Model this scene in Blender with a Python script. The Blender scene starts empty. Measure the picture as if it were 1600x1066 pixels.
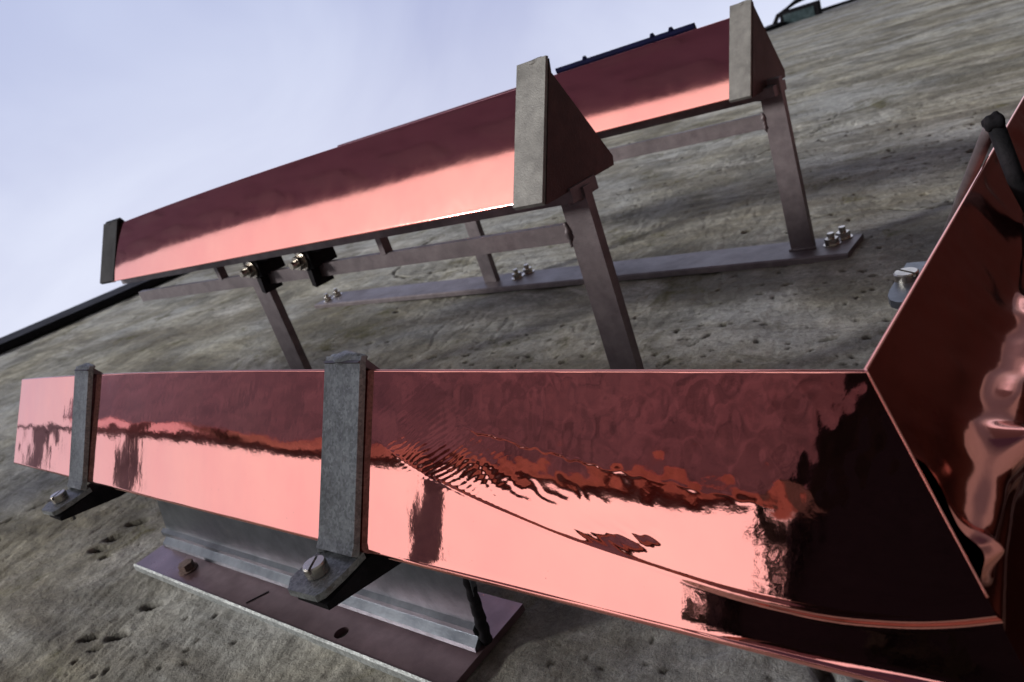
import bpy, bmesh, math, random
import numpy as np
from mathutils import Matrix, Vector

# ------------------------------------------------------------------ camera, world, sun, exposure
# World frame: Z up (along the upright beams), Y into the concrete wall, X along the wall.
# The camera stands at the origin, 1.6 m above the ground.
sc = bpy.context.scene
C = sc.collection
R = [[0.585964, -0.445531, 0.676867], [0.31247, 0.894922, 0.318555], [-0.747669, 0.024839, 0.663607]]
GROUND = -1.6
cd = bpy.data.cameras.new('camera'); cam = bpy.data.objects.new('camera', cd); C.objects.link(cam)
right = Vector((R[0][0], R[1][0], R[2][0])); down = Vector((R[0][1], R[1][1], R[2][1])); fwd = Vector((R[0][2], R[1][2], R[2][2]))
m = Matrix.Identity(4)
for i in range(3):
    m[i][0] = right[i]; m[i][1] = -down[i]; m[i][2] = -fwd[i]
cam.matrix_world = m
cd.sensor_width = 36; cd.lens = 1197.86 / 1600 * 36
cd.clip_start = 0.01; cd.clip_end = 2000
cd.dof.use_dof = True; cd.dof.focus_distance = 0.62; cd.dof.aperture_fstop = 13
sc.camera = cam

SUN_EL = math.radians(42)
SUN_AZ = math.radians(31)            # measured from -X towards -Y
sun_dir = Vector((-math.cos(SUN_AZ) * math.cos(SUN_EL), -math.sin(SUN_AZ) * math.cos(SUN_EL), math.sin(SUN_EL)))

w = bpy.data.worlds.new('World'); sc.world = w; w.use_nodes = True
nt = w.node_tree; N = nt.nodes; L = nt.links
for n in list(N): N.remove(n)
out = N.new('ShaderNodeOutputWorld')
sky = N.new('ShaderNodeTexSky'); sky.sky_type = 'NISHITA'; sky.sun_disc = False
sky.sun_elevation = SUN_EL; sky.sun_rotation = math.atan2(sun_dir.x, sun_dir.y)
b1 = N.new('ShaderNodeBackground'); b1.inputs['Strength'].default_value = 0.10
L.new(sky.outputs[0], b1.inputs['Color'])
tc = N.new('ShaderNodeTexCoord')
mp = N.new('ShaderNodeMapping'); mp.inputs['Scale'].default_value = (1.0, 1.6, 1.3)
nz = N.new('ShaderNodeTexNoise'); nz.inputs['Scale'].default_value = 2.1; nz.inputs['Detail'].default_value = 5; nz.inputs['Roughness'].default_value = .5
nz.inputs['Distortion'].default_value = .6
L.new(tc.outputs['Generated'], mp.inputs[0]); L.new(mp.outputs[0], nz.inputs['Vector'])
cr = N.new('ShaderNodeValToRGB')
cr.color_ramp.elements[0].position = .34; cr.color_ramp.elements[0].color = (.34, .38, .63, 1)
cr.color_ramp.elements[1].position = .66; cr.color_ramp.elements[1].color = (.56, .61, .82, 1)
L.new(nz.outputs[0], cr.inputs[0])
# bright veil of cloud round the sun and towards the horizon
dt = N.new('ShaderNodeVectorMath'); dt.operation = 'DOT_PRODUCT'; dt.inputs[1].default_value = sun_dir
L.new(tc.outputs['Generated'], dt.inputs[0])
mr = N.new('ShaderNodeMapRange'); mr.inputs['From Min'].default_value = .68; mr.inputs['From Max'].default_value = 1.0
mr.inputs['To Min'].default_value = .0; mr.inputs['To Max'].default_value = 1.0; mr.interpolation_type = 'SMOOTHSTEP'
L.new(dt.outputs['Value'], mr.inputs['Value'])
sx = N.new('ShaderNodeSeparateXYZ'); L.new(tc.outputs['Generated'], sx.inputs[0])
mh = N.new('ShaderNodeMapRange'); mh.inputs['From Min'].default_value = .9; mh.inputs['From Max'].default_value = .1
mh.inputs['To Min'].default_value = 0; mh.inputs['To Max'].default_value = .5
L.new(sx.outputs['Z'], mh.inputs['Value'])
ad = N.new('ShaderNodeMath'); ad.operation = 'MULTIPLY_ADD'; ad.inputs[1].default_value = .9
L.new(mr.outputs[0], ad.inputs[0]); L.new(mh.outputs[0], ad.inputs[2])
glow = N.new('ShaderNodeMix'); glow.data_type = 'RGBA'; glow.inputs[7].default_value = (1.12, 1.12, 1.16, 1)
my = N.new('ShaderNodeMapRange'); my.inputs['From Min'].default_value = -.28; my.inputs['From Max'].default_value = .14
my.inputs['To Min'].default_value = 0; my.inputs['To Max'].default_value = .42; my.interpolation_type = 'SMOOTHSTEP'
L.new(sx.outputs['Y'], my.inputs['Value'])
mxx = N.new('ShaderNodeMath'); mxx.operation = 'MAXIMUM'; L.new(ad.outputs[0], mxx.inputs[0]); L.new(my.outputs[0], mxx.inputs[1])
L.new(mxx.outputs[0], glow.inputs[0]); L.new(cr.outputs[0], glow.inputs[6])
b2 = N.new('ShaderNodeBackground'); b2.inputs['Strength'].default_value = 1.0
L.new(glow.outputs[2], b2.inputs['Color'])
mx = N.new('ShaderNodeMixShader'); mx.inputs[0].default_value = .86
L.new(b1.outputs[0], mx.inputs[1]); L.new(b2.outputs[0], mx.inputs[2]); L.new(mx.outputs[0], out.inputs[0])

sl = bpy.data.lights.new('sun', 'SUN'); sl.energy = 3.0; sl.angle = math.radians(8); sl.color = (1, .96, .9)
so = bpy.data.objects.new('sun', sl); C.objects.link(so)
so.rotation_euler = sun_dir.to_track_quat('Z', 'Y').to_euler()

vs = sc.view_settings; vs.view_transform = 'Standard'; vs.look = 'None'; vs.gamma = 1; vs.use_curve_mapping = False; vs.exposure = 0.2

# ------------------------------------------------------------------ noise for geometry
rng = np.random.RandomState(5)
def vnoise(x, y, seed=0):
    """smooth lattice noise, -1..1"""
    def h(i, j):
        n = (i * 374761393 + j * 668265263 + seed * 2147483647 + 1013904223) & 0xffffffff
        n = ((n ^ (n >> 13)) * 1274126177) & 0xffffffff
        return ((n ^ (n >> 16)) & 0xffff) / 32767.5 - 1
    xi = np.floor(x).astype(np.int64); yi = np.floor(y).astype(np.int64)
    fx = x - xi; fy = y - yi
    fx = fx * fx * fx * (fx * (fx * 6 - 15) + 10); fy = fy * fy * fy * (fy * (fy * 6 - 15) + 10)
    a = h(xi, yi) * (1 - fx) + h(xi + 1, yi) * fx
    b = h(xi, yi + 1) * (1 - fx) + h(xi + 1, yi + 1) * fx
    return a * (1 - fy) + b * fy
def fbm(x, y, o=4, seed=0, g=.5):
    s = 0; a = 1
    for k in range(o):
        s = s + a * vnoise(x * 2 ** k, y * 2 ** k, seed + k * 17); a *= g
    return s

# ------------------------------------------------------------------ materials
def mat(name):
    mm = bpy.data.materials.new(name); mm.use_nodes = True
    return mm, mm.node_tree.nodes, mm.node_tree.links, mm.node_tree.nodes['Principled BSDF']
def noise(N, L, coord, scale, detail=4, rough=.55, sc3=None, dist=0):
    n = N.new('ShaderNodeTexNoise'); n.inputs['Scale'].default_value = scale; n.inputs['Detail'].default_value = detail
    n.inputs['Roughness'].default_value = rough; n.inputs['Distortion'].default_value = dist
    src = coord
    if sc3:
        mpn = N.new('ShaderNodeMapping'); mpn.inputs['Scale'].default_value = sc3[:3]
        if len(sc3) > 3: mpn.inputs['Rotation'].default_value = sc3[3]
        L.new(coord, mpn.inputs[0]); src = mpn.outputs[0]
    L.new(src, n.inputs['Vector']); return n.outputs[0]
def ramp(N, L, src, stops):
    r = N.new('ShaderNodeValToRGB'); e = r.color_ramp.elements
    while len(e) < len(stops): e.new(.5)
    for k, (p, c) in enumerate(stops):
        e[k].position = p; e[k].color = (c[0], c[1], c[2], 1) if not isinstance(c, float) else (c, c, c, 1)
    L.new(src, r.inputs[0]); return r.outputs[0]
def rng_(N, L, src, a, b, c, d):
    r = N.new('ShaderNodeMapRange')
    for k, v in zip(('From Min', 'From Max', 'To Min', 'To Max'), (a, b, c, d)): r.inputs[k].default_value = v
    L.new(src, r.inputs['Value']); return r.outputs[0]
def bump(N, L, src, dist, strength=1, prev=None):
    b = N.new('ShaderNodeBump'); b.inputs['Distance'].default_value = dist; b.inputs['Strength'].default_value = strength
    L.new(src, b.inputs['Height'])
    if prev: L.new(prev, b.inputs['Normal'])
    return b.outputs[0]
def mixc(N, L, fac, a, b, mode='MIX'):
    x = N.new('ShaderNodeMix'); x.data_type = 'RGBA'; x.blend_type = mode
    if isinstance(fac, float): x.inputs[0].default_value = fac
    else: L.new(fac, x.inputs[0])
    for i, v in ((6, a), (7, b)):
        if isinstance(v, tuple): x.inputs[i].default_value = (*v, 1)
        else: L.new(v, x.inputs[i])
    return x.outputs[2]

def copper(name, rough=(.02, .09), peel=.00006, streak=(1, 1, 1), col=(.94, .385, .32)):
    mm, N, L, P = mat(name)
    g = N.new('ShaderNodeTexCoord').outputs['Object']
    P.inputs['Metallic'].default_value = 1
    n1 = noise(N, L, g, 9, 4)
    stain = noise(N, L, g, 26, 6, .65, dist=1.0)
    c = mixc(N, L, ramp(N, L, n1, [(.35, 0.0), (.7, 1.0)]), col, (col[0] * .97, col[1] * .88, col[2] * .92))
    spots = noise(N, L, g, 160, 3, .6)
    c = mixc(N, L, ramp(N, L, spots, [(.73, 0.0), (.78, 1.0)]), c, (.35, .13, .12))
    L.new(c, P.inputs['Base Color'])
    L.new(rng_(N, L, stain, .3, .75, rough[0], rough[1]), P.inputs['Roughness'])
    nb = bump(N, L, noise(N, L, g, 130, 3, .5, streak), peel)
    nb = bump(N, L, noise(N, L, g, 700, 2, .5), peel * .12, prev=nb)
    L.new(nb, P.inputs['Normal'])
    return mm
COP = copper('polished_copper', (.02, .055), .00003)
COP_MATT = copper('dull_copper', (.22, .35), .00004, col=(.80, .40, .36))
COP_SATIN = copper('satin_copper', (.05, .09), .000012)
COP_DENT = copper('dented_copper', (.10, .20), .00005)

def steel(name, c0, c1, rough, metal=.6, scale=60, bd=.0004):
    mm, N, L, P = mat(name)
    g = N.new('ShaderNodeTexCoord').outputs['Object']
    n1 = noise(N, L, g, scale, 6, .65); n2 = noise(N, L, g, scale * .2, 3, .6)
    c = mixc(N, L, ramp(N, L, n1, [(.35, 0.0), (.65, 1.0)]), c0, c1)
    c = mixc(N, L, ramp(N, L, n2, [(.5, 0.0), (.75, .6)]), c, tuple(v * .55 for v in c0))
    L.new(c, P.inputs['Base Color']); P.inputs['Metallic'].default_value = metal
    L.new(rng_(N, L, n2, .3, .7, rough - .07, rough + .1), P.inputs['Roughness'])
    nb = bump(N, L, noise(N, L, g, scale * 8, 3, .7), bd * 1.6)
    L.new(bump(N, L, n1, bd, 1, nb), P.inputs['Normal'])
    return mm
GALV = steel('galvanised_steel', (.25, .27, .275), (.38, .40, .405), .5, .55, 70, .0004)
FRAME = steel('painted_frame_steel', (.115, .095, .105), (.17, .145, .155), .45, .4, 45, .0002)
def spangle(m_, sc_, amt):
    N, L = m_.node_tree.nodes, m_.node_tree.links; P = N['Principled BSDF']
    src = P.inputs['Base Color'].links[0].from_socket
    g = N.new('ShaderNodeTexCoord').outputs['Object']
    v = N.new('ShaderNodeTexVoronoi'); v.inputs['Scale'].default_value = sc_; L.new(g, v.inputs['Vector'])
    bw = N.new('ShaderNodeRGBToBW'); L.new(v.outputs['Color'], bw.inputs[0])
    c = mixc(N, L, amt, src, ramp(N, L, bw.outputs[0], [(.2, .3), (.8, .72)]), 'OVERLAY')
    rn = noise(N, L, g, 38, 5, .7)
    c = mixc(N, L, ramp(N, L, rn, [(.64, 0.0), (.74, .55)]), c, (.17, .12, .085))
    L.new(c, P.inputs['Base Color'])
spangle(GALV, 420, .55)
PLATE = steel('zinc_base_plate', (.19, .125, .14), (.28, .19, .21), .30, .75, 26, .00008)
WEB = steel('blue_grey_web_steel', (.11, .125, .15), (.18, .20, .23), .36, .75, 40, .00008)
DARK = steel('blackened_steel', (.010, .010, .012), (.022, .02, .024), .62, .0, 50, .0003)
DARK.node_tree.nodes['Principled BSDF'].inputs['Specular IOR Level'].default_value = .06
BROWN = steel('rust_brown_plate', (.035, .018, .018), (.06, .028, .026), .42, .5, 40, .0003)
SHINY = steel('stainless_screw', (.50, .47, .42), (.66, .62, .56), .22, 1, 90, .00005)
RUST = steel('rusty_bolt', (.13, .08, .07), (.22, .15, .13), .6, .3, 200, .0005)
NAVY = steel('dark_navy_trim', (.003, .004, .022), (.005, .006, .035), .8, .1, 40, .0001)
NAVY.node_tree.nodes['Principled BSDF'].inputs['Specular IOR Level'].default_value = .1
GLASS = steel('lamp_glass', (.05, .075, .08), (.09, .13, .14), .08, .0, 20, .00002)

def concrete():
    mm, N, L, P = mat('weathered_concrete')
    g = N.new('ShaderNodeTexCoord').outputs['Object']
    rot = (0, math.radians(28), 0)
    cr = lambda *a: ramp(N, L, *a)
    big = noise(N, L, g, 1.6, 5, .6, dist=.5)
    strk = noise(N, L, g, 3.2, 6, .62, (1.0, 1.0, .5, rot), .8)
    c = cr(strk, [(.30, (.105, .096, .072)), (.42, (.23, .215, .165)), (.54, (.36, .345, .28)), (.70, (.51, .495, .43))])
    c = mixc(N, L, cr(big, [(.42, 0.0), (.62, .75)]), c, (.37, .385, .39), 'MIX')
    blot = noise(N, L, g, 3.4, 5, .62, (1, 1, .8), .5)
    c = mixc(N, L, cr(blot, [(.36, .7), (.50, 0.0)]), c, (.12, .115, .095))
    v = noise(N, L, g, 2.4, 6, .7, (2.2, 1, .28))
    c = mixc(N, L, cr(v, [(.50, 0.0), (.64, .7)]), c, (.13, .115, .09))
    pale = noise(N, L, g, 5, 6, .7, (1.0, 1, .4, (0, math.radians(15), 0)), .7)
    c = mixc(N, L, cr(pale, [(.56, 0.0), (.72, .55)]), c, (.62, .61, .58))
    moss = noise(N, L, g, 7, 6, .72, dist=.6)
    c = mixc(N, L, cr(moss, [(.57, 0.0), (.68, .8)]), c, (.09, .082, .03))
    mid = noise(N, L, g, 22, 6, .7)
    c = mixc(N, L, .65, c, cr(mid, [(.3, .3), (.5, .5), (.7, .75)]), 'OVERLAY')
    fine = noise(N, L, g, 150, 5, .75)
    c = mixc(N, L, .6, c, cr(fine, [(.3, .25), (.7, .78)]), 'OVERLAY')
    grit = noise(N, L, g, 520, 3, .7)
    c = mixc(N, L, .35, c, cr(grit, [(.35, .25), (.65, .75)]), 'OVERLAY')
    # darker colour in the pits and cracks: attribute from the relief
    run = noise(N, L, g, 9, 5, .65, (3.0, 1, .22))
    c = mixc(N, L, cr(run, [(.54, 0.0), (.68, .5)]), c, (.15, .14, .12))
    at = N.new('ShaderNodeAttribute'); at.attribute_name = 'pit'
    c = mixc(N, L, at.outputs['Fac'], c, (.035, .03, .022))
    L.new(c, P.inputs['Base Color']); P.inputs['Roughness'].default_value = .9
    P.inputs['Specular IOR Level'].default_value = .3
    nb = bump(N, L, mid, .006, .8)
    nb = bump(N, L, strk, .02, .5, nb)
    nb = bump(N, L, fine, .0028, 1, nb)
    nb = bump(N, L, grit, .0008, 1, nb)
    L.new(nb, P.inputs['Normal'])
    return mm
CONC = concrete()

EPAINT = steel('mauve_brown_paint', (.11, .05, .055), (.42, .26, .28), .15, .0, 16, .0002)
# ------------------------------------------------------------------ mesh helpers
def mesh_obj(name, verts, faces, material, parent=None, smooth=False, origin=None):
    o_ = Vector(parent.location) if parent else Vector(origin or (0, 0, 0))
    p = parent
    while p is not None and p.parent is not None:
        p = p.parent; o_ = o_ + Vector(p.location)
    me = bpy.data.meshes.new(name)
    me.from_pydata([tuple(Vector(v) - o_) for v in verts], [], faces)
    me.materials.append(material)
    if smooth:
        for f in me.polygons: f.use_smooth = True
    ob = bpy.data.objects.new(name, me); C.objects.link(ob)
    if parent: ob.parent = parent
    elif origin: ob.location = origin
    return ob
def thing(name, label, cat, loc, group=None):
    o = bpy.data.objects.new(name, None); o.empty_display_size = .05; C.objects.link(o)
    o.location = loc; o['label'] = label; o['category'] = cat
    if group: o['group'] = group
    return o
def bm_part(name, fn, material, parent, bevel=0, seg=2, smooth=False, label=None):
    bm = bmesh.new(); fn(bm)
    if bevel:
        bmesh.ops.bevel(bm, geom=[e for e in bm.edges if e.is_manifold and e.calc_face_angle(0) > .5], offset=bevel, segments=seg, affect='EDGES', clamp_overlap=True)
    bmesh.ops.recalc_face_normals(bm, faces=bm.faces[:])
    o_ = Vector((0, 0, 0)); p = parent
    while p is not None: o_ = o_ + Vector(p.location); p = p.parent
    for v in bm.verts: v.co -= o_
    me = bpy.data.meshes.new(name); bm.to_mesh(me); bm.free(); me.materials.append(material)
    if smooth:
        for f in me.polygons: f.use_smooth = True
    ob = bpy.data.objects.new(name, me); C.objects.link(ob); ob.parent = parent
    if label: ob['label'] = label
    return ob
def box(x0, x1, y0, y1, z0, z1):
    def f(bm):
        vs_ = [bm.verts.new((x, y, z)) for x in (x0, x1) for y in (y0, y1) for z in (z0, z1)]
        for q in ((0, 1, 3, 2), (4, 6, 7, 5), (0, 4, 5, 1), (2, 3, 7, 6), (0, 2, 6, 4), (1, 5, 7, 3)):
            bm.faces.new([vs_[i] for i in q])
    return f
def extr(poly, z0, z1, frame=None):
    """polygon of (x, y) extruded along z; frame maps (a, b, c) to world"""
    fr = frame or (lambda a, b, c: (a, b, c))
    def f(bm):
        lo = [bm.verts.new(fr(a, b, z0)) for a, b in poly]; hi = [bm.verts.new(fr(a, b, z1)) for a, b in poly]
        n = len(poly)
        bm.faces.new(lo); bm.faces.new(hi[::-1])
        for i in range(n): bm.faces.new((lo[i], lo[(i + 1) % n], hi[(i + 1) % n], hi[i]))
    return f
def both(*fs):
    def f(bm):
        for g in fs: g(bm)
    return f
def tube(pts, r, n=14, cap=True):
    def f(bm):
        P = [Vector(p) for p in pts]; rings = []
        for i, p in enumerate(P):
            t = (P[min(i + 1, len(P) - 1)] - P[max(i - 1, 0)]).normalized()
            a = t.cross(Vector((.13, .31, .94))).normalized(); b = t.cross(a)
            rr = r[i] if isinstance(r, (list, tuple)) else r
            rings.append([bm.verts.new(p + a * math.cos(2 * math.pi * k / n) * rr + b * math.sin(2 * math.pi * k / n) * rr) for k in range(n)])
        for A_, B_ in zip(rings, rings[1:]):
            for k in range(n): bm.faces.new((A_[k], A_[(k + 1) % n], B_[(k + 1) % n], B_[k]))
        if cap: bm.faces.new(rings[0]); bm.faces.new(rings[-1][::-1])
    return f
def cyl(c, axis, r, h, n=24):
    c = Vector(c); a = Vector(axis).normalized()
    return tube([c, c + a * h], r, n)
def hexa(c, axis, r, h): return cyl(c, axis, r, h, 6)
def weld(c, r, seed, stretch=(1, 1, 1)):
    """lumpy weld bead"""
    def f(bm):
        rr = random.Random(seed)
        g = bmesh.ops.create_icosphere(bm, subdivisions=3, radius=r)
        for v in g['verts']:
            k = 1 + .18 * math.sin(v.co.x / r * 4 + seed) * math.cos(v.co.z / r * 5 + seed) + rr.uniform(-.05, .05)
            v.co = Vector((v.co.x * stretch[0] * k, v.co.y * stretch[1] * k, v.co.z * stretch[2] * k)) + Vector(c)
    return f
def grid_mesh(name, P, material, parent, smooth=True, attr=None):
    """P: (n, m, 3) array -> quad sheet"""
    n, m_ = P.shape[:2]
    o_ = np.zeros(3); p = parent
    while p is not None: o_ = o_ + np.array(p.location); p = p.parent
    me = bpy.data.meshes.new(name)
    V = (P - o_).reshape(-1, 3).astype(np.float32)
    idx = np.arange(n * m_, dtype=np.int32).reshape(n, m_)
    Q = np.stack([idx[:-1, :-1], idx[1:, :-1], idx[1:, 1:], idx[:-1, 1:]], -1).reshape(-1, 4)
    me.vertices.add(len(V)); me.vertices.foreach_set('co', V.ravel())
    me.loops.add(Q.size); me.loops.foreach_set('vertex_index', Q.ravel())
    me.polygons.add(len(Q)); me.polygons.foreach_set('loop_start', np.arange(0, Q.size, 4, dtype=np.int32))
    me.polygons.foreach_set('use_smooth', np.full(len(Q), smooth))
    me.update(calc_edges=True); me.validate()
    if attr is not None:
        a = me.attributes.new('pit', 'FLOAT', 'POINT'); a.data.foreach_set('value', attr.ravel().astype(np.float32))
    me.materials.append(material)
    ob = bpy.data.objects.new(name, me); C.objects.link(ob)
    if parent: ob.parent = parent
    return ob

# ------------------------------------------------------------------ setting: ground and concrete wall
def ground():
    me, N, L, P = mat('pale_concrete_paving')
    g = N.new('ShaderNodeTexCoord').outputs['Object']
    c = ramp(N, L, noise(N, L, g, 3, 8, .7), [(.3, (.14, .135, .125)), (.7, (.21, .20, .185))])
    L.new(c, P.inputs['Base Color']); P.inputs['Roughness'].default_value = .9
    L.new(bump(N, L, noise(N, L, g, 60, 4, .7), .004), P.inputs['Normal'])
    o = mesh_obj('ground', [(-600, -600, GROUND), (600, -600, GROUND), (600, 600, GROUND), (-600, 600, GROUND)], [(0, 1, 2, 3)], me)
    o['kind'] = 'structure'
ground()

W = .495                     # distance of the wall face
WTOP = 4.84
def wall_y(x): return W + .0032 * np.maximum(x - 2.0, 0) ** 1.8
def smoothstep_w(a, b, x):
    t = np.clip((x - a) / (b - a), 0, 1); return t * t * (3 - 2 * t)
def build_wall():
    xs = np.concatenate([np.arange(-.1, 2.3, .0036), 2.3 * 1.0036 ** np.arange(1, 640)])
    xs = np.concatenate([[-8, -5, -3, -1.5, -.8, -.4], np.arange(-.3, -.1, .02), xs[xs < 22]])
    zs = np.concatenate([[GROUND, -1.2, -.8, -.5], np.arange(-.4, .0, .02), np.arange(.0, 1.3, .0036), 1.3 + np.cumsum(.0036 * 1.006 ** np.arange(1, 340))])
    zs = zs[zs < WTOP]; zs = np.append(zs, WTOP)
    X, Z = np.meshgrid(xs, zs, indexing='ij')
    h = .004 * fbm(X * 2.5, Z * 2.5, 3, 3) + .0022 * fbm(X * 14 + Z * 5, Z * 9, 4, 9, .6) + .0007 * fbm(X * 90, Z * 90, 2, 21)
    ru = X * .94 + Z * .34; rv = -X * .34 + Z * .94
    rg = fbm(ru * 5, rv * 16, 4, 55, .6); msk = np.clip(fbm(X * 1.7, Z * 1.7, 2, 66) + .35 + .5 * smoothstep_w(.9, .2, X), 0, 1)
    h -= .006 * msk * np.clip(.42 - np.abs(rg), 0, 1) ** 1.0 * (fbm(X * 3, Z * 3, 2, 41) > -.1)
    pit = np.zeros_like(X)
    near = 0
    r = random.Random(11)
    def dig(cx, cz, a, b, ang, d):
        i0, i1 = np.searchsorted(xs, (cx - a * 1.6, cx + a * 1.6)); j0, j1 = np.searchsorted(zs, (cz - a * 1.6, cz + a * 1.6))
        if i1 - i0 < 2 or j1 - j0 < 2: return
        x = X[i0:i1, j0:j1] - cx; z = Z[i0:i1, j0:j1] - cz
        ca, sa = math.cos(ang), math.sin(ang)
        u = (x * ca + z * sa) / a; v = (-x * sa + z * ca) / b
        q = np.sqrt(u * u + v * v) * (1 + .25 * vnoise(x / a * 1.5 + cx * 90, z / a * 1.5, 5))
        k = np.clip(1.25 - q, 0, 1) ; k = np.minimum(k * 2.2, 1)
        h[i0:i1, j0:j1] -= d * k
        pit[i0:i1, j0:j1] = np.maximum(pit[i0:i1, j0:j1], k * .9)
    # blow holes left by the formwork: thick in some areas, sparse in others
    n = 0
    while n < 1500:
        cx = r.uniform(.05, 2.6); cz = r.uniform(.05, 1.7)
        dens = float(fbm(np.array([cx * 2.3]), np.array([cz * 2.3]), 2, 77)[0])
        if dens < r.uniform(-.7, .9): continue
        n += 1
        s = .0019 * math.exp(r.gauss(0, .55)) 
        s = min(s, .011)
        dig(cx, cz, s * r.uniform(1, 2.0), s, r.uniform(0, math.pi), s * 1.3)
    for cx, cz, a, b, ang in PITS: dig(cx, cz, a, max(b, .003), ang, min(b * 1.2, .012))
    # long shallow cracks following the pour lines
    for k in range(16):
        cx, cz = r.uniform(.1, 3.2), r.uniform(.3, 3.4); ang = math.radians(r.uniform(95, 160))
        for s in range(r.randint(10, 40)):
            f = 1 + cz * .5
            cx += math.cos(ang) * .010 * f; cz += math.sin(ang) * .010 * f; ang += r.uniform(-.25, .25)
            if r.random() < .75: dig(cx, cz, .009 * f, .0022 * f * r.uniform(.6, 1.6), ang, .003)
    Y = wall_y(X) - h
    P = np.stack([X, Y, Z], -1)
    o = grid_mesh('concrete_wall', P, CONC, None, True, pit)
    o['kind'] = 'structure'; o['label'] = 'weathered pitted concrete wall behind the copper beams'
    # top, back and side of the wall
    xb = np.linspace(-8, 22, 40)
    vs_ = [(x, float(wall_y(x)), WTOP) for x in xb] + [(x, float(wall_y(x)) + .5, WTOP) for x in xb] + [(x, float(wall_y(x)) + .5, GROUND) for x in xb]
    n = len(xb); fs = []
    for i in range(n - 1): fs += [(i, i + 1, n + i + 1, n + i), (n + i, n + i + 1, 2 * n + i + 1, 2 * n + i)]
    b = mesh_obj('wall_back', vs_, fs, CONC); b.parent = o
    # dark metal flashing on the wall top
    t = thing('coping', 'black metal coping running along the top edge of the concrete wall', 'coping', (2, .4, WTOP))
    xb = np.linspace(-8, 22, 61)
    prof = [(-.05, WTOP - .30), (-.05, WTOP + .03), (.55, WTOP + .05), (.55, WTOP - .1), (.50, WTOP - .1), (.50, WTOP + .004), (-.012, WTOP + .004), (-.012, WTOP - .30)]
    vs_ = [(x, float(wall_y(x)) + a, z) for x in xb for a, z in prof]; k = len(prof); fs = []
    for i in range(len(xb) - 1):
        for j in range(k): fs.append((i * k + j, i * k + (j + 1) % k, (i + 1) * k + (j + 1) % k, (i + 1) * k + j))
    mesh_obj('flashing', vs_, fs, DARK, t)
PITS = [(1.037, 0.634, 0.0107, 0.0045, -1.17), (1.023, 0.394, 0.0118, 0.005, -1.14), (1.241, 0.53, 0.0108, 0.0045, -1.21), (0.99, 0.409, 0.0052, 0.0022, -1.13), (1.13, 0.56, 0.0053, 0.0022, -1.18), (0.97, 0.568, 0.0049, 0.0021, -1.14), (1.088, 0.627, 0.0049, 0.0021, -1.18), (0.946, 0.352, 0.0057, 0.0024, -1.11), (1.166, 0.5, 0.0041, 0.0017, -1.18), (1.092, 0.529, 0.0051, 0.0021, -1.17), (1.0, 0.447, 0.0045, 0.0019, -1.14), (1.052, 0.475, 0.0043, 0.0018, -1.15), (1.111, 0.677, 0.004, 0.0017, -1.19), (1.258, 0.636, 0.0041, 0.0017, -1.22), (1.195, 0.391, 0.0038, 0.0016, -1.18), (1.177, 0.39, 0.0038, 0.0016, -1.18), (1.201, 0.379, 0.0042, 0.0018, -1.18), (1.241, 0.467, 0.0041, 0.0017, -1.2), (0.387, 0.339, 0.0049, 0.0021, -0.98), (0.389, 0.359, 0.0025, 0.0011, -0.98), (0.416, 0.367, 0.0029, 0.0012, -0.99), (0.371, 0.394, 0.0035, 0.0015, -0.98), (0.359, 0.442, 0.0036, 0.0015, -0.99), (0.41, 0.257, 0.002, 0.0008, -0.97), (0.383, 0.448, 0.0022, 0.0009, -0.99), (0.377, 0.413, 0.0021, 0.0009, -0.98), (0.404, 0.316, 0.0019, 0.0008, -0.98), (0.202, 1.045, 0.0169, 0.0071, -1.03), (0.183, 1.093, 0.0133, 0.0056, -1.03), (0.175, 1.051, 0.0108, 0.0045, -1.03), (0.257, 1.058, 0.0176, 0.0074, -1.04), (0.199, 0.95, 0.0046, 0.0019, -1.02), (0.222, 0.888, 0.0039, 0.0017, -1.02), (0.192, 0.899, 0.0043, 0.0018, -1.01), (0.373, 1.354, 0.0205, 0.0086, -1.1), (0.332, 1.355, 0.0175, 0.0073, -1.09), (0.303, 1.351, 0.0172, 0.0072, -1.08), (0.295, 1.305, 0.0128, 0.0054, -1.08), (0.258, 0.961, 0.0033, 0.0014, -1.03), (0.237, 0.89, 0.0031, 0.0013, -1.02)]
build_wall()

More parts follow.
